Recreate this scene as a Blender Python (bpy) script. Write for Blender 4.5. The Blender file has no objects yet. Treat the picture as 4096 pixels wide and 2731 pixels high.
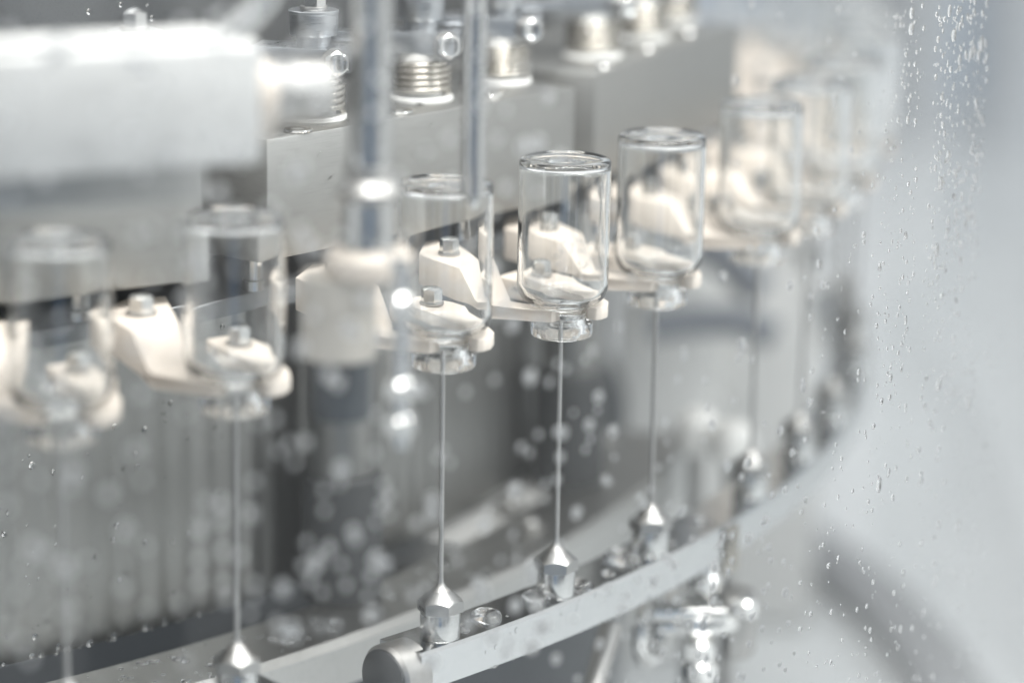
import bpy, bmesh, math, random
from mathutils import Vector, Matrix
random.seed(7)
R = math.radians
sc = bpy.context.scene
COL = sc.collection

# ------------------------------------------------------------------ camera (1 unit = 1 cm)
sc.unit_settings.system = 'METRIC'
sc.unit_settings.scale_length = 0.01
cam = bpy.data.cameras.new('camera')
camo = bpy.data.objects.new('camera', cam)
COL.objects.link(camo)
cam.sensor_width = 36.0
cam.lens = 105.0
cam.clip_start = 1.0
cam.clip_end = 2000.0
PITCH, ROLL = R(13.95), R(0.9)
fw = Vector((0, math.cos(PITCH), -math.sin(PITCH)))
up0 = Vector((0, math.sin(PITCH), math.cos(PITCH)))
rt0 = Vector((1, 0, 0))
cx = rt0 * math.cos(ROLL) + up0 * math.sin(ROLL)
cy = -rt0 * math.sin(ROLL) + up0 * math.cos(ROLL)
cz = -fw
camo.matrix_world = Matrix(((cx.x, cy.x, cz.x, 0), (cx.y, cy.y, cz.y, 0), (cx.z, cy.z, cz.z, 24.5), (0, 0, 0, 1)))
cam.dof.use_dof = True
cam.dof.focus_distance = 77.2
APERTURE = 2.5                       # cm across
cam.dof.aperture_fstop = 0.105 / APERTURE
cam.dof.aperture_blades = 0
sc.camera = camo

# ------------------------------------------------------------------ world, lamps, exposure
w = bpy.data.worlds.new('World')
sc.world = w
w.use_nodes = True
bg = w.node_tree.nodes['Background']
bg.inputs['Color'].default_value = (0.99, 1.0, 1.0, 1)
bg.inputs['Strength'].default_value = 0.90

def area(name, loc, target, sx, sy, rad, col):
    l = bpy.data.lights.new(name, 'AREA')
    l.shape = 'RECTANGLE'
    l.size, l.size_y = sx, sy
    l.energy = rad * math.pi * sx * sy
    l.color = col
    o = bpy.data.objects.new(name, l)
    COL.objects.link(o)
    o.location = loc
    d = Vector(target) - Vector(loc)
    o.rotation_euler = d.to_track_quat('-Z', 'Y').to_euler()
    return o
area('ceiling_lamp', (25, 40, 100), (2, 82, 5), 70, 36, 7.5, (1.0, 0.975, 0.94))
area('guard_strip_lamp', (7.8, 68.3, 40), (0, 80, 0), 50, 5, 22.0, (1.0, 0.985, 0.96))
area('side_lamp', (95, 30, 60), (2, 82, 5), 40, 50, 5.0, (0.95, 0.98, 1.0))

area('left_lamp', (-60, 34, 24), (0, 78, 5), 9, 60, 2.0, (0.97, 0.985, 1.0))

sc.view_settings.view_transform = 'Standard'
sc.view_settings.look = 'None'
sc.view_settings.exposure = 0.32
sc.view_settings.gamma = 1.0
cy_ = sc.cycles
cy_.max_bounces = 28
cy_.transmission_bounces = 24
cy_.transparent_max_bounces = 32
cy_.glossy_bounces = 8
cy_.diffuse_bounces = 4
cy_.caustics_refractive = True
cy_.caustics_reflective = True
cy_.blur_glossy = 0.6
cy_.sample_clamp_indirect = 6.0
cy_.use_denoising = True

# ------------------------------------------------------------------ materials
def mat(name, base, metal=0.0, rough=0.4, noise=None, bump=None, **kw):
    m = bpy.data.materials.new(name)
    m.use_nodes = True
    nt = m.node_tree
    p = nt.nodes['Principled BSDF']
    p.inputs['Base Color'].default_value = (*base, 1)
    p.inputs['Metallic'].default_value = metal
    p.inputs['Roughness'].default_value = rough
    for k, v in kw.items():
        p.inputs[k].default_value = v
    tc = nt.nodes.new('ShaderNodeTexCoord')
    if noise:                       # (scale vector, amount on colour, amount on roughness)
        mp = nt.nodes.new('ShaderNodeMapping')
        mp.inputs['Scale'].default_value = noise[0]
        n = nt.nodes.new('ShaderNodeTexNoise')
        n.inputs['Scale'].default_value = 1.0
        n.inputs['Detail'].default_value = 4.0
        nt.links.new(tc.outputs['Object'], mp.inputs['Vector'])
        nt.links.new(mp.outputs['Vector'], n.inputs['Vector'])
        mr = nt.nodes.new('ShaderNodeMapRange')
        mr.inputs['From Min'].default_value = 0.25
        mr.inputs['From Max'].default_value = 0.5
        mr.inputs['To Min'].default_value = 1 - noise[1]
        mr.inputs['To Max'].default_value = 1 + noise[1]
        nt.links.new(n.outputs['Fac'], mr.inputs['Value'])
        mx = nt.nodes.new('ShaderNodeVectorMath')
        mx.operation = 'SCALE'
        mx.inputs[0].default_value = base
        nt.links.new(mr.outputs['Result'], mx.inputs['Scale'])
        nt.links.new(mx.outputs['Vector'], p.inputs['Base Color'])
        m2 = nt.nodes.new('ShaderNodeMapRange')
        m2.inputs['From Min'].default_value = 0.25
        m2.inputs['From Max'].default_value = 0.5
        m2.inputs['To Min'].default_value = max(0.02, rough - noise[2])
        m2.inputs['To Max'].default_value = rough + noise[2]
        nt.links.new(n.outputs['Fac'], m2.inputs['Value'])
        nt.links.new(m2.outputs['Result'], p.inputs['Roughness'])
        if bump:
            b = nt.nodes.new('ShaderNodeBump')
            b.inputs['Strength'].default_value = bump
            b.inputs['Distance'].default_value = 0.02
            nt.links.new(n.outputs['Fac'], b.inputs['Height'])
            nt.links.new(b.outputs['Normal'], p.inputs['Normal'])
    return m

M = {}
M['block'] = mat('blasted_steel', (0.31, 0.31, 0.30), 0.95, 0.40, ((3, 1.2, 48), 0.10, 0.09), 0.10)
M['brushed'] = mat('brushed_steel', (0.42, 0.435, 0.45), 1.0, 0.28, ((3, 3, 120), 0.10, 0.08), 0.15)
M['drum'] = mat('drum_steel', (0.285, 0.285, 0.275), 1.0, 0.34, ((40, 40, 40), 0.06, 0.05), 0.06)
M['chrome'] = mat('polished_steel', (0.70, 0.70, 0.69), 1.0, 0.10, ((2, 2, 60), 0.04, 0.04))
M['satin'] = mat('satin_steel', (0.40, 0.395, 0.385), 1.0, 0.40, ((5, 5, 5), 0.04, 0.05))
M['bolt'] = mat('bolt_steel', (0.62, 0.62, 0.61), 1.0, 0.12, ((6, 6, 6), 0.06, 0.05))
M['turned'] = mat('turned_steel', (0.52, 0.525, 0.52), 1.0, 0.15, ((2, 2, 60), 0.05, 0.05))
M['rail'] = mat('rail_steel', (0.56, 0.57, 0.575), 1.0, 0.13, ((2, 2, 2), 0.03, 0.02))
M['ring'] = mat('ring_steel', (0.44, 0.44, 0.43), 1.0, 0.36, ((6, 6, 6), 0.06, 0.06))
for _k, _an in (('drum', 0.5), ('turned', 0.6)):
  _nt = M[_k].node_tree
  _tg = _nt.nodes.new('ShaderNodeTangent')
  _tg.direction_type = 'RADIAL'
  _tg.axis = 'Z'
  _p = _nt.nodes['Principled BSDF']
  _p.inputs['Anisotropic'].default_value = _an
  _nt.links.new(_tg.outputs['Tangent'], _p.inputs['Tangent'])
M['dark'] = mat('dark_steel', (0.07, 0.08, 0.09), 0.6, 0.35, ((5, 5, 5), 0.15, 0.08))
M['upper'] = mat('upper_drum_steel', (0.17, 0.175, 0.18), 1.0, 0.38, ((20, 20, 20), 0.08, 0.05), 0.05)
M['coil'] = mat('spring_wire', (0.50, 0.475, 0.43), 1.0, 0.22, ((20, 20, 20), 0.06, 0.05))
M['cream'] = mat('cream_plastic', (0.72, 0.65, 0.575), 0.0, 0.38, ((14, 14, 14), 0.03, 0.06), 0.05)
M['white'] = mat('white_plastic', (0.80, 0.80, 0.78), 0.0, 0.35, ((8, 8, 8), 0.02, 0.04))
M['greywhite'] = mat('pale_enamel', (0.58, 0.58, 0.57), 0.0, 0.42, ((1.2, 1.2, 1.2), 0.07, 0.05))
M['bed'] = mat('bed_enamel', (0.62, 0.64, 0.65), 0.0, 0.35, ((0.3, 0.3, 0.3), 0.05, 0.05))
M['wall'] = mat('wall_paint', (0.60, 0.625, 0.65), 0.0, 0.7, ((0.03, 0.03, 0.03), 0.08, 0.05))
M['blue'] = mat('blue_paint', (0.17, 0.27, 0.43), 0.0, 0.5, ((0.1, 0.1, 0.1), 0.05, 0.05))
M['gasket'] = mat('gasket_rubber', (0.22, 0.225, 0.235), 0.0, 0.5, ((3, 3, 3), 0.1, 0.05))
M['hose'] = mat('hose_rubber', (0.20, 0.22, 0.25), 0.0, 0.4, ((3, 3, 3), 0.1, 0.05))
M['paleblue'] = mat('pale_blue_paint', (0.34, 0.42, 0.52), 0.0, 0.5, ((0.1, 0.1, 0.1), 0.05, 0.05))
M['boot'] = mat('boot_rubber', (0.055, 0.058, 0.06), 0.0, 0.6, ((3, 3, 3), 0.1, 0.05))
M['pillar'] = mat('pillar_paint', (0.47, 0.50, 0.53), 0.0, 0.6, ((0.1, 0.1, 0.1), 0.05, 0.05))
M['greycream'] = mat('grey_cream_plastic', (0.44, 0.415, 0.375), 0.0, 0.4, ((0.8, 0.8, 0.8), 0.25, 0.08))  # darker, greyer cream with uneven tone
M['nut'] = mat('nut_steel', (0.33, 0.33, 0.325), 1.0, 0.30, ((5, 5, 5), 0.05, 0.04))
M['ink'] = mat('black_ink', (0.02, 0.02, 0.022), 0.0, 0.6, ((5, 5, 5), 0.02, 0.02))

def glassmat(name, ior, rough, col=(1, 1, 1)):
    m = bpy.data.materials.new(name)
    m.use_nodes = True
    nt = m.node_tree
    nt.nodes.remove(nt.nodes['Principled BSDF'])
    g = nt.nodes.new('ShaderNodeBsdfGlass')
    g.inputs['IOR'].default_value = ior
    g.inputs['Roughness'].default_value = rough
    g.inputs['Color'].default_value = (*col, 1)
    nt.links.new(g.outputs['BSDF'], nt.nodes['Material Output'].inputs['Surface'])
    return m
M['glass'] = glassmat('vial_glass', 1.5, 0.0, (0.998, 1.0, 0.999))
M['water'] = glassmat('water', 1.33, 0.02)
M['glintwater'] = glassmat('glint_whitened_water', 1.36, 0.18)
_nt = M['glintwater'].node_tree
_d = _nt.nodes.new('ShaderNodeBsdfTranslucent')
_d.inputs['Color'].default_value = (0.95, 0.96, 0.97, 1)
_m = _nt.nodes.new('ShaderNodeMixShader')
_m.inputs['Fac'].default_value = 0.12  # a little white translucency stands in for lamp glints in the drops
_nt.links.new(_nt.nodes['Glass BSDF'].outputs[0], _m.inputs[1])
_nt.links.new(_d.outputs[0], _m.inputs[2])
_nt.links.new(_m.outputs[0], _nt.nodes['Material Output'].inputs['Surface'])

M['spray'] = glassmat('glint_whitened_spray', 1.36, 0.3)
_nt = M['spray'].node_tree
_d = _nt.nodes.new('ShaderNodeBsdfTranslucent')
_d.inputs['Color'].default_value = (0.95, 0.96, 0.97, 1)
_m = _nt.nodes.new('ShaderNodeMixShader')
_m.inputs['Fac'].default_value = 0.75  # strong white translucency imitates the bright highlights of blurred drops
_nt.links.new(_nt.nodes['Glass BSDF'].outputs[0], _m.inputs[1])
_nt.links.new(_d.outputs[0], _m.inputs[2])
_nt.links.new(_m.outputs[0], _nt.nodes['Material Output'].inputs['Surface'])

def clearmat(name, tint):
    m = bpy.data.materials.new(name)
    m.use_nodes = True
    nt = m.node_tree
    nt.nodes.remove(nt.nodes['Principled BSDF'])
    t = nt.nodes.new('ShaderNodeBsdfTransparent')
    t.inputs['Color'].default_value = (*tint, 1)
    g = nt.nodes.new('ShaderNodeBsdfGlossy')
    g.inputs['Roughness'].default_value = 0.05
    lw = nt.nodes.new('ShaderNodeLayerWeight')
    lw.inputs['Blend'].default_value = 0.5
    pw = nt.nodes.new('ShaderNodeMath')
    pw.operation = 'POWER'
    pw.inputs[1].default_value = 5.0
    ma = nt.nodes.new('ShaderNodeMath')
    ma.operation = 'MULTIPLY_ADD'
    ma.inputs[1].default_value = 0.9
    ma.inputs[2].default_value = 0.02
    mx = nt.nodes.new('ShaderNodeMixShader')
    nt.links.new(lw.outputs['Facing'], pw.inputs[0])
    nt.links.new(pw.outputs[0], ma.inputs[0])
    nt.links.new(ma.outputs[0], mx.inputs['Fac'])
    nt.links.new(t.outputs[0], mx.inputs[1])
    nt.links.new(g.outputs[0], mx.inputs[2])
    nt.links.new(mx.outputs[0], nt.nodes['Material Output'].inputs['Surface'])
    return m
M['acrylic'] = clearmat('clear_acrylic', (0.985, 0.99, 0.99))

# ------------------------------------------------------------------ helpers
def new_bm():
    return bmesh.new()

def finish(name, bm, m, parent=None, smooth=True, angle=32):
    bmesh.ops.recalc_face_normals(bm, faces=bm.faces)
    me = bpy.data.meshes.new(name)
    bm.to_mesh(me)
    bm.free()
    if smooth:
        for p in me.polygons:
            p.use_smooth = True
        me.set_sharp_from_angle(angle=R(angle))
    me.materials.append(M[m])
    o = bpy.data.objects.new(name, me)
    COL.objects.link(o)
    if parent is not None:
        o.parent = parent
    return o

def empty(name, loc=(0, 0, 0), rz=0.0):
    o = bpy.data.objects.new(name, None)
    COL.objects.link(o)
    o.location = loc
    o.rotation_euler = (0, 0, rz)
    o.empty_display_size = 0.5
    return o

def tag(o, label, cat, group=None):
    o['label'] = label
    o['category'] = cat
    if group:
        o['group'] = group
    return o

def structure(o):
    o['kind'] = 'structure'
    return o

def stuff(o, label=None):
    o['kind'] = 'stuff'
    if label:
        o['label'] = label
    return o

def dup(o, parent=None):
    c = o.copy()
    COL.objects.link(c)
    if parent is not None:
        c.parent = parent
    for ch in list(o.children):
        dup(ch, c)
    return c

def lathe(bm, prof, n=48, mtx=None, closed=False):
    """prof: list of (r, z); r == 0 makes a pole."""
    rings = []
    for r, z in prof:
        if r <= 1e-6:
            rings.append([bm.verts.new((0, 0, z))])
        else:
            rings.append([bm.verts.new((r * math.cos(2 * math.pi * i / n), r * math.sin(2 * math.pi * i / n), z)) for i in range(n)])
    pairs = list(zip(rings[:-1], rings[1:]))
    if closed:
        pairs.append((rings[-1], rings[0]))
    for a, b in pairs:
        for i in range(n):
            j = (i + 1) % n
            if len(a) == 1 and len(b) == 1:
                continue
            if len(a) == 1:
                bm.faces.new((a[0], b[i], b[j]))
            elif len(b) == 1:
                bm.faces.new((a[i], a[j], b[0]))
            else:
                bm.faces.new((a[i], a[j], b[j], b[i]))
    if mtx is not None:
        vs = [v for ring in rings for v in ring]
        bmesh.ops.transform(bm, matrix=mtx, verts=vs)

def hexhead(bm, apo, rin, ztop, slope, zbot, rout, mtx=None, dome=None, n=72):
    """hexagon prism whose top is turned to a cone (the curved chamfer of a real nut)."""
    inner, mid, edge, bot, back = [], [], [], [], []
    def cone(r):
        return ztop - slope * max(0.0, r - rin)
    for i in range(n):
        a = 2 * math.pi * i / n
        k = (a + math.pi / 6) % (math.pi / 3) - math.pi / 6
        rr = apo / math.cos(k)
        c, s = math.cos(a), math.sin(a)
        inner.append(bm.verts.new((rin * c, rin * s, ztop)))
        rm = (rin + apo) / 2
        mid.append(bm.verts.new((rm * c, rm * s, cone(rm))))
        edge.append(bm.verts.new((rr * c, rr * s, cone(rr))))
        bot.append(bm.verts.new((rr * c, rr * s, zbot)))
        back.append(bm.verts.new((rout * c, rout * s, zbot)))
    rows = [inner, mid, edge, bot, back]
    top = bm.verts.new((0, 0, ztop + (dome or 0.0)))
    for i in range(n):
        j = (i + 1) % n
        bm.faces.new((top, inner[i], inner[j]))
        for a, b in zip(rows[:-1], rows[1:]):
            bm.faces.new((a[i], b[i], b[j], a[j]))
    bm.faces.new(back)
    if mtx is not None:
        bmesh.ops.transform(bm, matrix=mtx, verts=[v for row in rows for v in row] + [top])

def box(bm, x0, x1, y0, y1, z0, z1, bev=0.0, seg=2, mtx=None):
    vs = [bm.verts.new((x, y, z)) for x in (x0, x1) for y in (y0, y1) for z in (z0, z1)]
    fs = [bm.faces.new([vs[i] for i in f]) for f in ((0, 1, 3, 2), (4, 6, 7, 5), (0, 4, 5, 1), (2, 3, 7, 6), (0, 2, 6, 4), (1, 5, 7, 3))]
    out = vs
    if mtx is not None:
        bmesh.ops.transform(bm, matrix=mtx, verts=vs)
    if bev:
        es = {e for f in fs for e in f.edges}
        bmesh.ops.bevel(bm, geom=list(es), offset=bev, segments=seg, affect='EDGES', profile=0.5)

def prism(bm, poly, ztop, zbot, bev=0.0, seg=2):
    """poly: list of (x, y); ztop/zbot: numbers or lists per vertex."""
    n = len(poly)
    zt = ztop if isinstance(ztop, (list, tuple)) else [ztop] * n
    zb = zbot if isinstance(zbot, (list, tuple)) else [zbot] * n
    t = [bm.verts.new((p[0], p[1], z)) for p, z in zip(poly, zt)]
    b = [bm.verts.new((p[0], p[1], z)) for p, z in zip(poly, zb)]
    fs = [bm.faces.new(t), bm.faces.new(list(reversed(b)))]
    for i in range(n):
        j = (i + 1) % n
        fs.append(bm.faces.new((t[i], b[i], b[j], t[j])))
    if bev:
        es = {e for f in fs for e in f.edges}
        bmesh.ops.bevel(bm, geom=list(es), offset=bev, segments=seg, affect='EDGES', profile=0.5)

def tube(bm, pts, rad, n=16, closed=False, cap=True):
    pts = [Vector(p) for p in pts]
    rads = rad if isinstance(rad, (list, tuple)) else [rad] * len(pts)
    rings = []
    ref = Vector((0, 0, 1))
    N = len(pts)
    for i, p in enumerate(pts):
        if closed:
            d = pts[(i + 1) % N] - pts[i - 1]
        else:
            d = pts[min(i + 1, N - 1)] - pts[max(i - 1, 0)]
        d.normalize()
        rf = ref if abs(d.dot(ref)) < 0.95 else Vector((1, 0, 0))
        u = d.cross(rf).normalized()
        v = d.cross(u).normalized()
        rings.append([bm.verts.new(p + (u * math.cos(2 * math.pi * k / n) + v * math.sin(2 * math.pi * k / n)) * rads[i]) for k in range(n)])
    pr = list(zip(rings[:-1], rings[1:]))
    if closed:
        pr.append((rings[-1], rings[0]))
    for a, b in pr:
        for k in range(n):
            bm.faces.new((a[k], a[(k + 1) % n], b[(k + 1) % n], b[k]))
    if cap and not closed:
        bm.faces.new(rings[0])
        bm.faces.new(rings[-1])

def align(loc, axis):
    """matrix that puts local +z along axis at loc"""
    q = Vector(axis).normalized().to_track_quat('Z', 'Y')
    return Matrix.Translation(Vector(loc)) @ q.to_matrix().to_4x4()

def arc_band(bm, r0, r1_, z0, z1, a0, a1, n=60, bev=0.0, wave=0.0, per=1.15):
    """a piece of a flat ring about the carousel axis, in world space, angles in degrees"""
    rows = []
    full = abs(a1 - a0) > 359
    for i in range(n + (0 if full else 1)):
        a = R(a0 + (a1 - a0) * i / n)
        c, s = math.cos(a), math.sin(a)
        r1 = r1_ + wave * math.sin(2 * math.pi * math.degrees(a) / per)
        prof = [(r0, z1), (r1 - bev, z1), (r1, z1 - bev), (r1, z0), (r0, z0)] if bev else [(r0, z1), (r1, z1), (r1, z0), (r0, z0)]
        rows.append([bm.verts.new((OX + r * c, OY + r * s, z)) for r, z in prof])
    k = len(rows[0])
    for i in range(len(rows) - (0 if full else 1)):
        a, b = rows[i], rows[(i + 1) % len(rows)]
        for j in range(k):
            bm.faces.new((a[j], b[j], b[(j + 1) % k], a[(j + 1) % k]))
    if not full:
        bm.faces.new(rows[0])
        bm.faces.new(list(reversed(rows[-1])))

OX, OY = -40.488, 108.838            # carousel axis
RV = 53.0                            # circle of the vials

def polar(r, deg, z=0.0):
    return Vector((OX + r * math.cos(R(deg)), OY + r * math.sin(R(deg)), z))

def glyphs(name, text, size, parent, loc, rot, depth=0.004):
    cu = bpy.data.curves.new(name, 'FONT')
    cu.body = text
    cu.size = size
    cu.extrude = depth
    cu.resolution_u = 3
    o = bpy.data.objects.new(name, cu)
    COL.objects.link(o)
    dg = bpy.context.evaluated_depsgraph_get()
    me = bpy.data.meshes.new_from_object(o.evaluated_get(dg))
    bpy.data.objects.remove(o)
    me.materials.clear()
    me.materials.append(M['ink'])
    q = bpy.data.objects.new(name, me)
    COL.objects.link(q)
    q.parent = parent
    q.location = loc
    q.rotation_euler = rot
    return q

# ------------------------------------------------------------------ setting
bm = new_bm()
lathe(bm, [(0, -18.0), (30, -18.0), (80, -18.0), (150, -18.0), (150, -19.5), (0, -19.5)], 96, Matrix.Translation((OX, OY, 0)))
structure(finish('machine_bed', bm, 'bed'))
bm = new_bm()
box(bm, -160, 260, 250, 254, -60, 120)
structure(finish('background_wall', bm, 'wall'))

bm = new_bm()
box(bm, -320, 320, -134, -130, -90, 150)
structure(finish('room_wall', bm, 'wall'))
bm = new_bm()
for x0, x1 in ((-300, -215), (-150, -105), (-40, -12), (60, 95), (190, 240)):  # unseen dark boxes added behind the camera to show in steel reflections
    box(bm, x0, x1, -129.9, -112, -90, 70, 1.0)
structure(finish('dark_reflection_boxes', bm, 'dark'))
bm = new_bm()
for x0, x1 in ((-90, -70), (8, 24), (130, 146)):  # unseen blue boxes added behind the camera, for blue streaks in the chrome
    box(bm, x0, x1, -129.9, -122, -90, 90, 1.0)
structure(finish('blue_reflection_boxes', bm, 'blue'))
for x0, x1, m_ in ((-9, 5, 'blue'), (13, 21, 'dark'), (-26, -17, 'dark'), (36, 46, 'dark'), (-52, -40, 'dark')):  # unseen upright panels, added to reflect as streaks in barrels and posts
    bm = new_bm(); box(bm, x0, x1, 26, 30, -17.98, 10.5, 0.6)
    structure(finish('reflection_panel', bm, m_))
for x, z, wd, lb in ((37, 10, 3.4, 'blue blurred panel high on the back wall at the top right edge'), (18.5, 12, 4.0, 'blue blurred panel on the back wall above the far grippers')):
    bm = new_bm(); box(bm, x - wd / 2, x + wd / 2, 247, 249.9, z - 26, z + 40, 0.5)
    tag(finish('blue_panel', bm, 'paleblue'), lb, 'panel', 'blue panels on the back wall')

for x, wd in ((27, 4), (34.5, 2.5), (43, 5)):
    bm = new_bm(); box(bm, x - wd / 2, x + wd / 2, 243, 249.9, -59, 119, 0.8)
    structure(finish('wall_pillar', bm, 'pillar'))
for x0, x1, y0, z0, z1, m_, lb in ((4.2, 8.4, 117, -17.9, 1.0, 'white', 'tall pale machine box blurred behind the right needles'),
                                   (8.6, 13.0, 121, -17.9, -1.6, 'greywhite', 'low grey machine box blurred behind the right needles')):
    bm = new_bm(); box(bm, x0, x1, y0, y0 + 5, z0, z1, 0.3)
    tag(finish('machine_box', bm, m_), lb, 'box', 'machine boxes behind the right needles')

# rings, drums (all one turning machine core standing on the bed)
bm = new_bm(); arc_band(bm, 40, 44.8, -17.98, -4.6, 0, 360, 160)
tag(finish('base_drum', bm, 'dark'), 'dark steel base drum standing on the pale bed below the nozzle rail', 'drum')
bm = new_bm()
arc_band(bm, 41.0, 44.0, -2.95, 6.4, 0, 360, 2520, 0.05, 0.016, 8 / 7)  # shallow waves added to the shape to imitate reflected vertical stripes
tag(finish('skirt_drum', bm, 'drum'), 'tall steel skirt wall with flutes added for reflected stripes, dotted with fine drops, behind the vials at left', 'drum')
bm = new_bm(); arc_band(bm, 36.0, 45.28, -4.4, -3.3, -30, -12.5, 40)
tag(finish('table_plate', bm, 'greywhite'), 'pale steel plate inside the flat ring, blurred behind the upper sharp nozzle', 'plate')
bm = new_bm(); arc_band(bm, 38.0, 47.3, 6.41, 6.9, 0, 360, 200, 0.03)
tag(finish('carrier_ring', bm, 'upper'), 'thin flat dark steel ring that carries the cream grippers under the steel blocks', 'ring')
bm = new_bm(); arc_band(bm, 40.0, 43.0, 6.91, 27.0, 0, 360, 200, 0.03)
tag(finish('upper_drum', bm, 'upper'), 'grey steel upper drum rising behind the springs and blocks', 'drum')
bm = new_bm(); arc_band(bm, 45.3, 47.9, -4.5, -3.15, -90, -12.5, 120, 0.2)
tag(finish('table_ring', bm, 'ring'), 'flat steel ring with bright slanted edge and water beads inside the nozzle rail', 'ring')
bm = new_bm(); arc_band(bm, 56.9, 59.6, -17.97, -16.6, 0, 360, 200, 0.3)
tag(finish('bed_gasket', bm, 'gasket'), 'dark curved gasket lying on the pale bed at lower right', 'gasket')

# ------------------------------------------------------------------ groups of three stations
GROUPS = [-55.14, -38.0, -20.86, -3.72, 13.42]
STATIONS = []
for g in GROUPS:
    for d in (-5.0, 0.0, 5.0):
        STATIONS.append(g + d)
STATIONS = [s for s in STATIONS if s > -56]      # the one before stands outside the picture

# --- nozzle rails
def rail(a0, a1):
    bm = new_bm()
    arc_band(bm, 52.05, 53.6, -2.42, -1.4, a0, a1, 60, 0.075)
    return bm
RAIL_LABELS = ['short end of curved steel nozzle rail at the bottom left edge',
               'polished curved steel rail in the middle carrying the three sharpest nozzles',
               'curved steel rail carrying the blurred nozzles at the right',
               'far curved steel rail, hazy and out of focus behind the right hand one']
for a0, a1, lb in zip((-64, -44.35, -29.4, -12.2), (-48.7, -29.5, -12.3, 4.8), RAIL_LABELS):
    o = finish('nozzle_rail', rail(a0, a1), 'rail')
    tag(o, lb, 'rail', 'curved rails under the nozzles')

# --- vial
def make_vial():
    bm = new_bm()
    prof = [(0.50, 5.80), (0.54, 5.765), (0.73, 5.76), (0.79, 5.79), (0.82, 5.86), (0.82, 6.12), (0.79, 6.18), (0.68, 6.205), (0.635, 6.30),
            (0.635, 6.46), (0.70, 6.56), (0.88, 6.65), (1.05, 6.76), (1.15, 6.91), (1.20, 7.14), (1.20, 8.2), (1.20, 9.3), (1.20, 10.34), (1.19, 10.41),
            (1.16, 10.46), (1.11, 10.49), (1.04, 10.5), (0.96, 10.48), (0.82, 10.44), (0.6, 10.41), (0.42, 10.41), (0.36, 10.43), (0.2, 10.46), (0, 10.47),
            (0, 10.33), (0.3, 10.31), (0.7, 10.31), (0.92, 10.33), (1.04, 10.31), (1.09, 10.25), (1.105, 10.15), (1.105, 9.2), (1.105, 8.2), (1.105, 7.2),
            (1.05, 6.98), (0.93, 6.85), (0.72, 6.76), (0.56, 6.66), (0.50, 6.50), (0.49, 6.2)]
    lathe(bm, prof, 96, closed=True)
    return finish('glass_vial', bm, 'glass', angle=80)

# --- nozzle
def make_nozzle():
    root = empty('spray_nozzle')
    bm = new_bm()
    lathe(bm, [(0, 6.12), (0.035, 6.12), (0.062, 6.08), (0.064, 3.0), (0.066, 0.30), (0.075, 0.10), (0.10, 0.03), (0.16, -0.05), (0.22, -0.10), (0.258, -0.135), (0.258, -0.155), (0, -0.155)], 32)
    finish('needle', bm, 'satin', root)
    bm = new_bm()
    hexhead(bm, 0.522, 0.26, -0.145, 0.84, -0.68, 0.50)
    nut = finish('hex_nut', bm, 'nut', root, angle=25)
    nut.rotation_euler = (0, 0, R(5))
    glyphs('engraving', 'HXXR', 0.15, nut, (0.5225 * math.cos(R(-120)) - 0.19 * math.cos(R(-30)), 0.5225 * math.sin(R(-120)) - 0.19 * math.sin(R(-30)), -0.62), (R(90), 0, R(-30)))
    bm = new_bm()
    lathe(bm, [(0, -0.655), (0.48, -0.655), (0.515, -0.695), (0.52, -0.72), (0.52, -1.36), (0.50, -1.398), (0, -1.398)], 64)
    finish('barrel', bm, 'turned', root)
    return root

def bolt(parent, loc, axis, af, h, washer=True, dome=0.03, name='bolt'):
    bm = new_bm()
    apo = af / 2
    hexhead(bm, apo, apo * 0.82, h, 0.55, 0.0, apo * 0.9, dome=dome, n=48)
    b = finish(name, bm, 'bolt', parent, angle=25)
    b.matrix_local = align(loc, axis)
    if washer:
        bm = new_bm()
        lathe(bm, [(0, -0.001), (apo * 1.28, -0.001), (apo * 1.3, -0.02), (apo * 1.3, -0.07), (apo * 1.26, -0.09), (0, -0.09)], 40)
        finish('washer', bm, 'satin', b)
    return b

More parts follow.
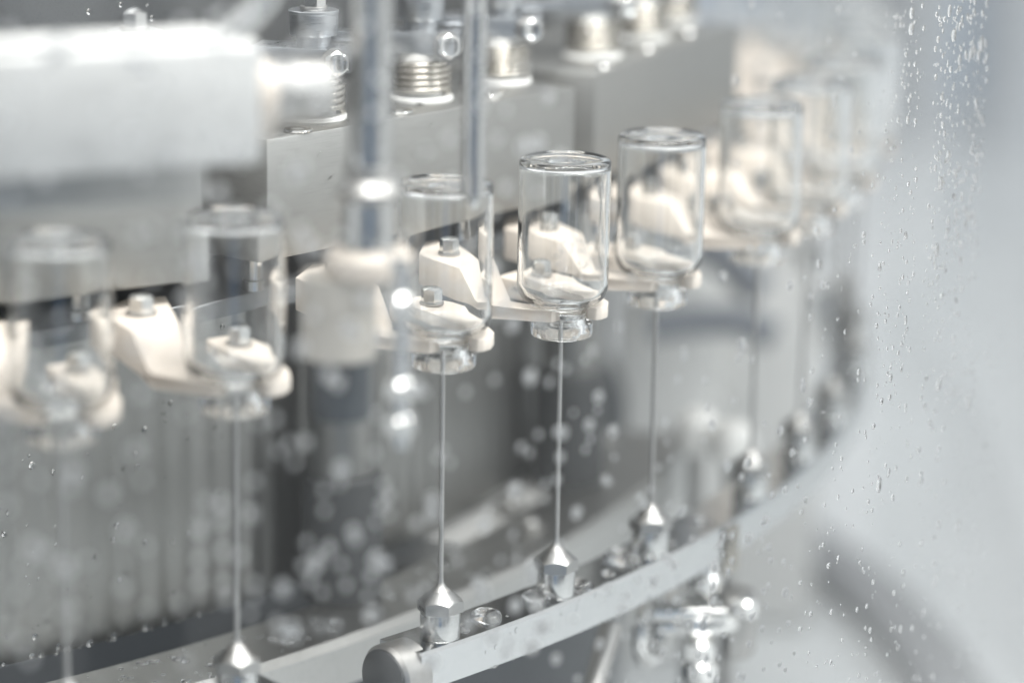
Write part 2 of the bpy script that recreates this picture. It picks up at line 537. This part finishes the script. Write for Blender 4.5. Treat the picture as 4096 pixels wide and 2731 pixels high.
# --- gripper
def make_gripper():
    root = empty('vial_gripper')
    # near jaw: high body, sloping nose, thin finger   (x outwards, y along the ring)
    bm = new_bm()
    top = 7.48
    prof = [(-4.38, top), (-2.20, top), (-1.46, 6.72), (-1.36, 6.63), (-1.22, 6.6), (0.28, 6.58), (0.28, 6.27), (-1.30, 6.27), (-1.9, 6.50), (-4.38, 6.62)]
    yf = {-4.38: -0.98, -2.20: -1.42, -1.46: -1.50, -1.36: -1.50, -1.22: -1.46, 0.28: -0.76, -1.30: -1.48, -1.9: -1.45}
    yb = {-4.38: 1.0, -2.20: -0.10, -1.46: -0.40, -1.36: -0.44, -1.22: -0.66, 0.28: -0.40, -1.30: -0.55, -1.9: -0.2}
    f = [bm.verts.new((x, yf[x], z)) for x, z in prof]
    b = [bm.verts.new((x, yb[x], z)) for x, z in prof]
    n = len(prof)
    bm.faces.new(f); bm.faces.new(list(reversed(b)))
    for i in range(n):
        j = (i + 1) % n
        bm.faces.new((f[i], b[i], b[j], f[j]))
    bmesh.ops.bevel(bm, geom=list(bm.edges), offset=0.025, segments=2, affect='EDGES', profile=0.5)
    # heel of the body behind the bolt
    prism(bm, [(-5.25, 0.40), (-4.40, -0.97), (-4.33, 0.99), (-4.85, 1.25)], top - 0.004, 6.625, 0.03)
    jaw = finish('near_jaw', bm, 'cream', root, angle=30)
    bolt(jaw, (-3.5, -0.34, top + 0.09), (0, 0, 1), 0.57, 0.40)
    # far jaw: low plate with a bolt and a hooked tip
    bm = new_bm()
    prism(bm, [(-2.95, 1.0), (-2.0, 0.80), (-1.2, 0.74), (-0.55, 0.74), (-0.15, 0.70), (0.25, 0.64), (0.52, 0.46), (0.68, 0.22), (0.95, 0.26), (1.02, 0.42), (0.98, 0.72), (0.72, 1.10), (0.2, 1.42), (-0.6, 1.62), (-1.05, 1.98), (-1.9, 2.1), (-2.95, 2.1)],
          [6.74, 6.74, 6.74, 6.68, 6.62, 6.6, 6.6, 6.6, 6.6, 6.6, 6.6, 6.6, 6.61, 6.68, 6.74, 6.74, 6.74], 6.26, 0.03)
    jaw2 = finish('far_jaw', bm, 'cream', root, angle=30)
    bolt(jaw2, (-1.95, 1.48, 6.83), (0, 0, 1), 0.57, 0.42)
    glyphs('lettering', 'Abu.', 0.21, jaw2, (-2.33, 0.864, 6.44), (R(90), 0, R(-12)))
    return root

# --- spring unit
def make_spring():
    root = empty('spring_post')
    bm = new_bm(); lathe(bm, [(0, 0), (0.86, 0), (0.89, 0.03), (0.89, 0.11), (0.86, 0.14), (0, 0.14)], 56)
    finish('base_ring', bm, 'white', root)
    bm = new_bm()
    pts = []
    turns, N = 4.9, 240
    for i in range(N + 1):
        a = 2 * math.pi * turns * i / N + 0.7
        pts.append((0.775 * math.cos(a), 0.775 * math.sin(a), 0.225 + 0.85 * i / N))
    tube(bm, pts, 0.079, 12)
    finish('coil', bm, 'coil', root)
    bm = new_bm(); lathe(bm, [(0, 0.14), (0.58, 0.14), (0.58, 1.1), (0.62, 1.12), (0.62, 1.33), (0, 1.33)], 48)
    finish('sleeve', bm, 'white', root)
    ux = Matrix.Rotation(R(30), 4, 'Z')
    bm = new_bm(); box(bm, -1.55, 1.15, -0.62, 0.55, 1.335, 1.93, 0.02)
    bar = finish('clamp_bar', bm, 'brushed', root, angle=30)
    bar.matrix_local = ux
    bm = new_bm()
    lathe(bm, [(0, -0.12), (0.27, -0.12), (0.3, -0.1), (0.3, 0.12), (0, 0.12)], 32)
    bb = bolt(bar, (0.82, -0.86, 1.63), (0.45, -0.89, 0.05), 0.60, 0.26, dome=-0.06, name='clamp_bolt')
    sh = finish('bolt_collar', bm, 'chrome', bb)
    sh.location = (0, 0, -0.2)
    bm = new_bm(); box(bm, -0.35, 1.7, 0.6, 1.3, 1.98, 2.24, 0.02)
    pl = finish('rear_plate', bm, 'brushed', root, angle=30)
    pl.matrix_local = ux
    bm = new_bm(); lathe(bm, [(0, 1.935), (0.45, 1.935), (0.45, 2.2), (0.62, 2.22), (0.64, 2.26), (0.64, 2.78), (0.66, 2.8), (0.66, 2.86), (0.63, 2.88), (0, 2.88)], 48)
    finish('top_cap', bm, 'brushed', root)
    bolt(root, (0, 0, 2.97), (0, 0, 1), 0.56, 0.36, dome=0.12, name='top_nut')
    return root

# --- holder block
def make_block():
    root = empty('holder_block')
    bm = new_bm()
    prism(bm, [(43.2, -6.3), (48.12, -6.02), (48.82, 6.0), (43.2, 6.2)], 11.15, 8.0, 0.055)
    finish('block_body', bm, 'block', root, angle=30)
    for t in (-4.3, 0.0, 4.3):
        bm = new_bm()
        lathe(bm, [(0, 6.95), (0.46, 6.95), (0.46, 7.2), (0.40, 7.25), (0.40, 7.99), (0, 7.99)], 32, Matrix.Translation((46.9, t - 0.6, 0)))
        finish('shaft', bm, 'chrome', root)
    for t in (-4.6, -0.6, 3.4):
        bm = new_bm()
        lathe(bm, [(0.2, 11.16), (0.36, 11.16), (0.38, 11.19), (0.36, 11.23), (0.2, 11.23)], 32, Matrix.Translation((47.9, t, 0)), closed=True)
        finish('screw_ring', bm, 'chrome', root)
    return root

order = ['first', 'second', 'third', 'fourth', 'fifth', 'sixth', 'seventh', 'eighth', 'ninth', 'tenth', 'eleventh', 'twelfth', 'thirteenth', 'fourteenth']
V_LAB = ['heavily blurred upside down glass vial at the left edge, leftmost of the row',
         'blurred upside down glass vial, second from the left, its foot below the pale block',
         'soft upside down glass vial half hidden behind the thin vertical tube',
         'sharp upside down glass vial, lower of the two sharp vials, nearer the middle',
         'sharp upside down glass vial with a thick rounded foot, upper of the two sharp vials',
         'slightly blurred upside down vial just right of the two sharp ones',
         'hazy upside down vial overlapping the right wall of the slightly blurred one',
         'faint upside down vial farthest right among those seen whole',
         'very faint far vial at the right, first of those cut by the top edge',
         'very faint far vial where the row turns, second cut by the top edge',
         'very faint far vial behind the right turn, third cut by the top edge',
         'far blurred vial behind the whole row, fourth from the right turn',
         'far blurred vial behind the whole row, fifth from the right turn',
         'far blurred vial just right of the rear steel block']
N_LAB = ['blurred spray nozzle needle at the left edge, only its thin stem in view',
         'blurred spray nozzle cut by the bottom edge, second from the left',
         'soft spray nozzle at the left end of the middle rail beside a large water bead',
         'sharpest spray nozzle, standing in a puddle on the middle rail under the lower sharp vial',
         'spray nozzle at the right end of the middle rail under the upper sharp vial',
         'blurred spray nozzle at the left end of the right hand rail',
         'hazy spray nozzle in the middle of the right hand rail',
         'faint spray nozzle at the right end of the right hand rail',
         'very faint far nozzle, first past the right hand rail',
         'very faint far nozzle at the right turn of the rails',
         'very faint far nozzle just behind the right turn of the rails',
         'far blurred nozzle, fourth beyond the right hand rail',
         'far blurred nozzle, fifth beyond the right hand rail',
         'far blurred nozzle, last one seen behind the row']
G_LAB = ['blurred cream gripper at the left edge holding the leftmost vial',
         'blurred cream gripper with its bright slope facing us, second from the left',
         'blurred cream gripper behind the steel post, holding the half hidden vial',
         'sharp cream gripper with dry smooth slope and lettered low jaw holding the lower sharp vial',
         'cream gripper beaded with drops on its slope, seen through the lower sharp vial',
         'soft cream gripper seen through the upper sharp vial',
         'blurred cream gripper seen through the slightly blurred vial',
         'faint cream gripper holding the farthest whole vial',
         'very faint cream gripper, first behind the whole vials at right',
         'very faint cream gripper at the right turn of the row',
         'very faint cream gripper just behind the right turn',
         'pale blurred gripper in the far row, fourth from the right turn',
         'pale blurred gripper in the far row, fifth from the right turn',
         'pale blurred gripper in the far row just right of the rear block']
vial0, nozzle0, grip0 = make_vial(), make_nozzle(), make_gripper()
for i, s in enumerate(STATIONS):
    base = polar(RV, s)
    for proto, labs, cat, grp in ((vial0, V_LAB, 'vial', 'upside down glass vials in the grippers'),
                                  (nozzle0, N_LAB, 'nozzle', 'spray nozzles on the curved rails'),
                                  (grip0, G_LAB, 'gripper', 'cream plastic grippers holding the vials')):
        o = proto if i == 0 else dup(proto)
        o.location = base
        o.rotation_euler = (R(random.uniform(-.3, .3)), R(random.uniform(-.3, .3)), R(s)) if cat != 'gripper' else (0, 0, R(s))
        tag(o, labs[i], cat, grp)

blk0 = make_block()
B_LAB = ['blurred grey steel block at the left behind the two leftmost vials',
         'sharp grey steel block with a bright top edge and three springs, in the middle',
         'softly blurred grey steel block right of the sharp one',
         'far hazy steel block beyond the blurred one at upper right',
         'far faint steel block behind everything at upper right']
spr0 = make_spring()
S_LAB = ['', '', 'blurred spring post behind the pale block, rightmost on the left block',
         'spring post with hex nut on top, mostly hidden behind the bright shaft',
         'sharp coiled spring post with wet coils and a clamp bolt, middle of the sharp block',
         'soft coiled spring post near the right end of the sharp block',
         'blurred spring post at the left end of the next block',
         'blurred spring post in the middle of the next block, cut by the top edge',
         'blurred spring post at the right end of the next block']
k = 0
used = False
for i, g in enumerate(GROUPS[:3]):
    o = blk0 if i == 0 else dup(blk0)
    o.location = (OX, OY, 0)
    o.rotation_euler = (0, 0, R(g))
    tag(o, B_LAB[i], 'block', 'grey steel holder blocks above the grippers')
    for t in (-2.85, 1.45, 5.35):
        lb = S_LAB[k]; k += 1
        if not lb:
            continue
        a = g + math.degrees(math.atan2(t, 46.9))
        q = dup(spr0) if used else spr0
        used = True
        q.location = polar(46.95, a, 11.152)
        q.rotation_euler = (0, 0, R(a))
        tag(q, lb, 'spring', 'spring posts on the steel blocks')

# ------------------------------------------------------------------ foreground machinery, out of focus
A, Bp = Vector((-12.6, 60.1, 14.1)), Vector((-5.75, 63.2, 14.12))
ax = (Bp - A).normalized()
L = (Bp - A).length
root = tag(empty('feed_block', A), 'large pale blurred block with a bright chrome shaft in front at upper left', 'feed block')
mx = align((0, 0, 0), ax)
bm = new_bm(); box(bm, -1.0, 0.75, -1.32, 1.28, 0, L, 0.16, 3, mx); finish('body', bm, 'greywhite', root)
bm = new_bm(); box(bm, -0.85, 0.6, 1.281, 1.46, 0.4, L - 0.6, 0.06, 2, mx); finish('cover', bm, 'greywhite', root)
bm = new_bm(); lathe(bm, [(0, L + 0.01), (0.9, L + 0.01), (0.98, L + 0.08), (0.98, L + 0.3), (0.9, L + 0.38), (0, L + 0.38)], 48, mx); finish('end_ring', bm, 'cream', root)
bm = new_bm(); lathe(bm, [(0, L + 0.39), (0.7, L + 0.39), (0.74, L + 0.45), (0.74, L + 1.75), (0.68, L + 1.85), (0, L + 1.85)], 48, mx); finish('shaft', bm, 'satin', root)
bm = new_bm(); box(bm, -0.6, 0.5, -2.15, -1.325, 0.3, L - 1.1, 0.12, 3, mx); finish('lower_guide', bm, 'ring', root)

P1 = Vector((-3.2, 64.7, 0))
root = tag(empty('support_post', P1), 'blurred steel post with chrome collar and cream bushing in the foreground', 'post')
bm = new_bm(); lathe(bm, [(0, 12.4), (0.48, 12.4), (0.48, 28), (0, 28)], 48); finish('rod', bm, 'turned', root)
bm = new_bm(); lathe(bm, [(0, 11.62), (0.66, 11.62), (0.72, 11.7), (0.74, 11.85), (0.53, 12.06), (0.53, 12.3), (0.49, 12.39), (0, 12.39)], 48); finish('collar', bm, 'satin', root)
bm = new_bm(); lathe(bm, [(0, 10.55), (0.58, 10.55), (0.58, 11.61), (0, 11.61)], 48); finish('sleeve', bm, 'turned', root)
bm = new_bm(); lathe(bm, [(0, 9.9), (0.85, 9.9), (0.98, 10.0), (0.98, 10.35), (0.85, 10.5), (0, 10.54)], 48); finish('bushing', bm, 'cream', root)
bm = new_bm(); lathe(bm, [(0, 8.0), (0.8, 8.0), (0.84, 8.06), (0.84, 9.89), (0, 9.89)], 48, Matrix.Translation((-0.66, 0.1, 0))); finish('lower_sleeve', bm, 'greycream', root)
bm = new_bm(); lathe(bm, [(0, 6.6), (0.62, 6.6), (0.68, 6.7), (0.68, 7.99), (0, 7.99)], 48, Matrix.Translation((-0.62, 0.1, 0))); finish('foot', bm, 'dark', root)

root = tag(empty('thin_tube', (-0.98, 69.2, 0)), 'thin blurred vertical steel tube hanging in front of the half hidden vial', 'tube')
bm = new_bm(); lathe(bm, [(0, 10.75), (0.2, 10.75), (0.28, 10.85), (0.28, 30), (0, 30)], 40); finish('tube_wall', bm, 'turned', root)
bm = new_bm(); lathe(bm, [(0, 10.55), (0.1, 10.55), (0.14, 10.62), (0.14, 10.74), (0, 10.74)], 24); finish('tip', bm, 'chrome', root)

root = tag(empty('hose_fitting', (-2.42, 63.1, 0)), 'blurred chrome hose fitting with bright nuts beside the steel post', 'fitting')
bm = new_bm(); lathe(bm, [(0, 6.4), (0.2, 6.4), (0.2, 10.6), (0, 10.6)], 32); finish('pipe', bm, 'chrome', root)
for z in (6.75, 7.55, 9.45):
    bm = new_bm(); hexhead(bm, 0.32, 0.24, z + 0.42, 0.8, z, 0.2, n=48); finish('pipe_nut', bm, 'chrome', root, angle=25)

bm = new_bm(); tube(bm, [(-6.2, 62.6, 15.3), (-5.75, 62.8, 15.75), (-5.35, 62.95, 16.2), (-4.9, 63.1, 17.2)], 0.3, 24)
tag(finish('slanted_rod', bm, 'chrome'), 'blurred chrome rod slanting up above the pale block', 'rod')

# ------------------------------------------------------------------ clamp under the rail
root = tag(empty('pipe_clamp', (5.4, 82.5, 0)), 'shiny steel pipe clamp with a wing nut hanging under the middle rail', 'clamp')
bm = new_bm(); lathe(bm, [(0, -3.9), (0.3, -3.9), (0.32, -3.3), (0.5, -3.25), (0.5, -2.95), (0.36, -2.75), (0.3, -2.45), (0, -2.45)], 40, Matrix.Translation((0.35, 0, 0))); finish('neck', bm, 'chrome', root)
bm = new_bm(); tube(bm, [(0.2 + 1.0 * math.cos(a), 0.9 * math.sin(a), -4.05) for a in [2 * math.pi * i / 40 for i in range(40)]], [0.42] * 40, 16, closed=True)
finish('clamp_ring', bm, 'chrome', root)
bm = new_bm(); tube(bm, [(-1.25 + 0.3 * math.cos(a), -0.5 + 0.52 * math.cos(a), -4.45 + 0.85 * math.sin(a)) for a in [2 * math.pi * i / 32 for i in range(32)]], 0.27, 14, closed=True)
finish('wing', bm, 'chrome', root)
bm = new_bm(); box(bm, -1.35, 0.95, -1.2, -0.55, -3.95, -3.5, 0.14, 3); box(bm, -1.1, 0.7, -1.1, -0.6, -4.34, -4.0, 0.1, 3); finish('clamp_jaw', bm, 'bolt', root)
bm = new_bm(); hexhead(bm, 0.34, 0.25, -3.3, 0.9, -3.8, 0.3, Matrix.Translation((1.45, -0.75, 0)), n=48); finish('lug_nut', bm, 'chrome', root, angle=25)
bm = new_bm(); prism(bm, [(0.95, -0.9), (1.6, -0.8), (1.85, -0.2), (1.8, 0.6), (1.0, 0.9), (0.8, 0.0)], -3.35, -5.2, 0.14, 3); finish('lug', bm, 'satin', root)
bm = new_bm(); hexhead(bm, 0.42, 0.3, -4.35, 0.9, -4.95, 0.36, Matrix.Translation((0.15, -1.25, 0)), n=48); finish('clamp_nut', bm, 'chrome', root, angle=25)
bm = new_bm(); lathe(bm, [(0, -5.6), (0.5, -5.6), (0.56, -5.5), (0.56, -5.1), (0.4, -4.96), (0, -4.96)], 40, Matrix.Translation((0.15, -1.25, 0))); finish('flange', bm, 'chrome', root)
bm = new_bm(); lathe(bm, [(0, -17.9), (0.36, -17.9), (0.36, -5.61), (0, -5.61)], 32, Matrix.Translation((0.15, -1.25, 0))); finish('post', bm, 'chrome', root)
bm = new_bm(); tube(bm, [(2.9, 79.9, -3.6), (2.2, 77.6, -5.4), (1.6, 75.6, -7.2)], 0.32, 24)
tag(finish('stay_rod', bm, 'satin'), 'pale slanting stay rod below the middle rail near the bottom edge', 'rod')
# rail joint connectors
e = polar(1, -44.5) - Vector((OX, OY, 0))
e = Vector((e.y, -e.x, 0))
root = tag(empty('rail_connector', polar(52.85, -44.5, -2.12)), 'round steel cap with a dark face closing the left end of the middle rail', 'end cap')
bm = new_bm(); lathe(bm, [(0, -0.5), (0.8, -0.5), (0.88, -0.42), (0.88, 0.36), (0.80, 0.46), (0, 0.46)], 64, align((0, 0, 0), e)); finish('barrel', bm, 'satin', root)
bm = new_bm(); lathe(bm, [(0, 0.461), (0.78, 0.461), (0.78, 0.50), (0.74, 0.52), (0, 0.52)], 48, align((0, 0, 0), e)); finish('face_plate', bm, 'upper', root)
# drive columns in front of the skirt, one per group
for g, lb in zip((-37.9, -20.7, -55.0), ('steel column with dark boot blurred behind the post foot, in front of the skirt wall', 'steel column with dark boot blurred behind the sharpest needle', 'steel column with dark boot behind the leftmost needle, at the left edge')):
    if g < -50:
        continue
    root = tag(empty('drive_column', polar(45.3, g, 0)), lb, 'column', 'drive columns in front of the skirt wall')
    bm = new_bm(); lathe(bm, [(0, 0.6), (0.95, 0.6), (0.95, 6.39), (0, 6.39)], 40); finish('upper_sleeve', bm, 'drum', root)
    bm = new_bm(); lathe(bm, [(0, -3.14), (1.1, -3.14), (1.15, -3.0), (1.15, 0.4), (1.0, 0.59), (0, 0.59)], 40); finish('boot', bm, 'boot', root)
root = tag(empty('rail_bracket', polar(53.605, -28.9, 0), R(-28.9)), 'ribbed steel bracket over the joint of the middle and right hand rails', 'bracket')
bm = new_bm(); box(bm, 0, 0.06, -0.42, 0.42, -2.9, -1.5, 0.01); finish('plate', bm, 'coil', root)
for y in (-0.28, 0, 0.28):
    bm = new_bm(); box(bm, 0.061, 0.13, y - 0.07, y + 0.07, -2.85, -1.55, 0.02); finish('rib', bm, 'coil', root)
for pts, rad, lb in (([(5.2, 112.9, 1.5), (7.0, 114.0, .4), (8.4, 113.8, -.35), (9.7, 113.5, -1.6)], 0.75, 'upper dark hose blurred behind the needles at right'),
                     ([(5.2, 109.9, -2.1), (6.9, 110.0, -1.9), (8.5, 110.0, -1.85), (9.9, 109.9, -2.4)], 0.62, 'lower dark hose blurred behind the needles at right')):
    bm = new_bm(); tube(bm, pts, rad, 20); tag(finish('hose', bm, 'hose'), lb, 'hose', 'dark hoses behind the needles')
for r_, a_, lb in ((46.4, -27.6, 'small bright cap on the flat ring, left of the sharpest needle'), (44.9, -25.6, 'small bright cap on the pale plate behind the sharpest needle')):
    bm = new_bm(); lathe(bm, [(0, 0), (0.4, 0), (0.45, 0.08), (0.45, 0.22), (0.3, 0.26), (0.2, 0.42), (0, 0.46)], 32)
    o = finish('drain_cap', bm, 'satin'); o.location = polar(r_, a_, -3.148); tag(o, lb, 'cap', 'drain caps on the inner ring')
# white fittings far behind
for (x, y, z), lb in (((6.2, 95.4, -2.2), 'white round fitting blurred far behind the right nozzles, left one'), ((7.3, 94.2, -2.25), 'white round fitting blurred far behind the right nozzles, right one')):
    root = tag(empty('round_fitting', (x, y, z)), lb, 'fitting', 'white fittings far behind')
    bm = new_bm(); lathe(bm, [(0, -0.7), (0.5, -0.7), (0.75, -0.4), (0.8, 0), (0.7, 0.45), (0.4, 0.75), (0, 0.8)], 32); finish('cap', bm, 'white', root)
    bm = new_bm(); lathe(bm, [(0, -15.7), (0.3, -15.7), (0.3, -0.71), (0, -0.71)], 24); finish('stem', bm, 'satin', root)

# ------------------------------------------------------------------ clear guard with its drops
RP = 60.5
bm = new_bm(); arc_band(bm, RP, RP + 0.3, -17.9, 30, -78, 20, 120)
tag(finish('clear_guard', bm, 'acrylic'), 'clear curved guard pane wet with drops, standing in front of the whole machine', 'guard')

def drop_verts(seg=10, rows=4):
    pts = []
    for i in range(rows):
        a = (math.pi / 2) * i / rows
        pts.append((math.cos(a), math.sin(a)))
    return pts

def add_drop(bm, p, n, r, h=0.55, tall=1.0, seg=10, rows=4):
    """a round-topped bead sitting on a surface at p with normal n"""
    n = Vector(n).normalized()
    upv = Vector((0, 0, 1)) if abs(n.z) < 0.9 else Vector((0, 1, 0))
    u = upv.cross(n).normalized()
    v = n.cross(u).normalized()
    prev = None
    base = None
    for c, s in drop_verts(seg, rows):
        ring = []
        for k in range(seg):
            a = 2 * math.pi * k / seg
            q = p + u * (r * c * math.cos(a)) + v * (r * tall * c * math.sin(a)) + n * (r * h * s)
            if s == 0:
                q -= n * 0.001
            ring.append(bm.verts.new(q))
        if prev:
            for k in range(seg):
                bm.faces.new((prev[k], prev[(k + 1) % seg], ring[(k + 1) % seg], ring[k]))
        else:
            base = ring
        prev = ring
    t = bm.verts.new(p + n * (r * h))
    for k in range(seg):
        bm.faces.new((prev[k], prev[(k + 1) % seg], t))
    bm.faces.new(list(reversed(base)))

def pane_drop(bm, a, z, r, tall=1.1):
    e = Vector((math.cos(R(a)), math.sin(R(a)), 0))
    add_drop(bm, Vector((OX, OY, z)) + e * (RP - 0.004), -e, r, 0.55, tall)

SPRAY = [(-59.8, -54.2, 2.2, 16.5, 120, 0.09, 0.19), (-54.6, -51.2, 3.0, 7.6, 42, 0.09, 0.19), (-51.2, -47.0, 1.2, 6.6, 48, 0.08, 0.18),
         (-54.2, -46.6, 7.5, 16.3, 100, 0.09, 0.19), (-47.0, -37.4, -2.2, 8.0, 120, 0.06, 0.15), (-47, -37, 8, 15.5, 26, 0.06, 0.13),
         (-46.0, -37.8, -3.4, 2.6, 90, 0.05, 0.13)]
DROPS = [(-37.8, -35.2, -4.2, 15.0, 130, 0.025, 0.085), (-35.2, -34.6, -4, 15, 36, 0.02, 0.07), (-34.6, -32.6, 4.8, 14.8, 230, 0.02, 0.075),
         (-34.6, -32.2, -4.5, 4.8, 110, 0.02, 0.085), (-32.0, -28.4, 6.5, 14.6, 480, 0.03, 0.09), (-32.0, -28.0, 3.0, 6.5, 80, 0.03, 0.085), (-32.0, -26.0, -7.0, 4.5, 230, 0.03, 0.095)]
for zones, nm, m_, lb in ((SPRAY, 'spray_drops', 'spray', 'out of focus spray drops all over the left and middle of the clear guard'),
                          (DROPS, 'water_drops', 'glintwater', 'countless fine water drops in streaks on the right of the clear guard')):
    bm = new_bm()
    for a0, a1, z0, z1, cnt, r0, r1 in zones:
        for _ in range(cnt):
            rr = r0 + (r1 - r0) * random.random() ** 2
            q = random.random()
            if m_ == 'glintwater' and q < 0.04:
                rr *= 1.7
            pane_drop(bm, random.uniform(a0, a1), random.uniform(z0, z1), rr, 1.1 if q > 0.05 or m_ == 'spray' else random.uniform(1.3, 1.8))
    stuff(finish(nm, bm, m_, angle=180), lb)

# drops on the steel inside
bm = new_bm()
for _ in range(330):
    a, z = random.uniform(-57, -42), random.uniform(-2.9, 6.2)
    r = 0.02 + 0.085 * random.random() ** 3
    add_drop(bm, polar(44.0, a, z), polar(1, a) - Vector((OX, OY, 0)), r, 0.6, 1.1)
for i in range(26):
    a = -56 + i * 0.52 + random.uniform(-0.2, 0.2)
    add_drop(bm, polar(44.0, a, -2.9 + random.uniform(-.03, .03)), polar(1, a) - Vector((OX, OY, 0)), random.uniform(0.06, 0.13), 0.8, 0.9)
stuff(finish('wall_drops', bm, 'water', angle=180), 'fine water drops beading on the steel skirt wall')
bm = new_bm()
for _ in range(190):
    a, rr = random.uniform(-57, -28), random.uniform(45.5, 47.7)
    add_drop(bm, polar(rr, a, -3.148), (0, 0, 1), 0.04 + 0.16 * random.random() ** 3, 0.45, random.uniform(0.8, 1.2))
stuff(finish('ring_drops', bm, 'water', angle=180), 'water beads scattered over the flat inner steel ring')
bm = new_bm()
ga = R(-38.0)
er, et = Vector((math.cos(ga), math.sin(ga), 0)), Vector((-math.sin(ga), math.cos(ga), 0))
nf = (er - et * 0.058).normalized()
for _ in range(70):
    t = random.uniform(-5.9, 5.9)
    z = 8.1 + 3.0 * random.random() ** 0.7
    p = Vector((OX, OY, z)) + er * (48.12 + (t + 6.02) / 12.02 * 0.70) + et * t
    add_drop(bm, p, nf, 0.015 + 0.065 * random.random() ** 3, 0.6, 1.1)
for _ in range(40):
    t, rr = random.uniform(-5.8, 5.8), random.uniform(46, 48)
    add_drop(bm, Vector((OX, OY, 11.151)) + er * rr + et * t, (0, 0, 1), 0.02 + 0.12 * random.random() ** 3, 0.45)
stuff(finish('block_drops', bm, 'water', angle=180), 'small water drops on the face and top of the sharp steel block')
bm = new_bm()
for _ in range(80):
    a, z = random.uniform(-54, -36), random.uniform(12.3, 17)
    add_drop(bm, polar(43.0, a, z), polar(1, a) - Vector((OX, OY, 0)), 0.02 + 0.07 * random.random() ** 3, 0.6, 1.2)
stuff(finish('drum_drops', bm, 'water', angle=180), 'water drops on the upper drum at the top edge of the picture')
bm = new_bm()
for _ in range(26):
    a, z = random.uniform(-44, -30), random.uniform(-2.38, -1.5)
    add_drop(bm, polar(53.6, a, z), polar(1, a) - Vector((OX, OY, 0)), 0.03 + 0.05 * random.random() ** 2, 0.6, 1.2)
for _ in range(40):
    a, rr = random.uniform(-45, -20), random.uniform(52.15, 53.4)
    add_drop(bm, polar(rr, a, -1.399), (0, 0, 1), 0.02 + 0.06 * random.random() ** 2, 0.45)
for _ in range(16):
    a = random.uniform(-43.5, -30)
    add_drop(bm, polar(53.57, a, -2.42), (0.1, -0.1, -1), random.uniform(0.04, 0.08), 0.9)
stuff(finish('rail_drops', bm, 'water', angle=180), 'small water drops on the polished middle rail')
bm = new_bm()
gb = R(-33.0)
e2, t2 = Vector((math.cos(gb), math.sin(gb), 0)), Vector((-math.sin(gb), math.cos(gb), 0))
b2 = polar(RV, -33.0)
for _ in range(60):
    f = random.random()
    x = -2.20 + 0.74 * f
    y = random.uniform(-1.38 - 0.06 * f, -0.2 - 0.25 * f)
    add_drop(bm, b2 + e2 * x + t2 * y + Vector((0, 0, 7.482 - 0.76 * f)), e2 * 0.716 + Vector((0, 0, 0.697)), 0.02 + 0.05 * random.random() ** 2, 0.5)
for _ in range(40):
    x = random.uniform(-4.0, -1.6)
    y = -0.98 - 0.44 * (x + 4.1) / 1.9
    add_drop(bm, b2 + e2 * x + t2 * (y if x < -2.2 else -1.45) + Vector((0, 0, random.uniform(6.7, 7.4 if x < -2.2 else 6.8))), -t2, 0.02 + 0.03 * random.random(), 0.6, 1.6)
stuff(finish('gripper_drops', bm, 'water', angle=180), 'water drops on the gripper behind the lower sharp vial')

# big beads standing on the rail
BEADS = [(-40.9, 52.85, 0.46, 'large round water bead on the rail between the soft and the sharpest nozzle'),
         (-37.0, 53.05, 0.44, 'clear puddle at the right foot of the sharpest nozzle'),
         (-38.8, 53.0, 0.52, 'clear puddle at the left foot of the sharpest nozzle'),
         (-34.0, 52.7, 0.55, 'clear puddle at the left foot of the nozzle under the upper sharp vial'),
         (-32.05, 52.95, 0.36, 'small puddle at the right foot of the nozzle under the upper sharp vial'),
         (-35.5, 53.1, 0.2, 'small lone water bead on the rail between the two sharp nozzles'),
         (-42.1, 52.95, 0.25, 'small water bead between the soft nozzle and the large bead'),
         (-29.3, 52.9, 0.26, 'blurred water bead on the rail before the right hand rail joint')]
for a, rr, r, lb in BEADS:
    bm = new_bm()
    e = polar(1, a) - Vector((OX, OY, 0))
    add_drop(bm, Vector((0, 0, 0)), (0, 0, 1), r, 0.55, 0.85, 28, 9)
    for v in bm.verts:
        n = 1 + 0.09 * math.sin(3 * math.atan2(v.co.y, v.co.x) + a)
        v.co.x *= n; v.co.y *= n
    o = finish('water_bead', bm, 'water', angle=180)
    o.location = polar(rr, a, -1.398)
    o.rotation_euler = (0, 0, R(a))
    tag(o, lb, 'water bead', 'large water beads on the rail')
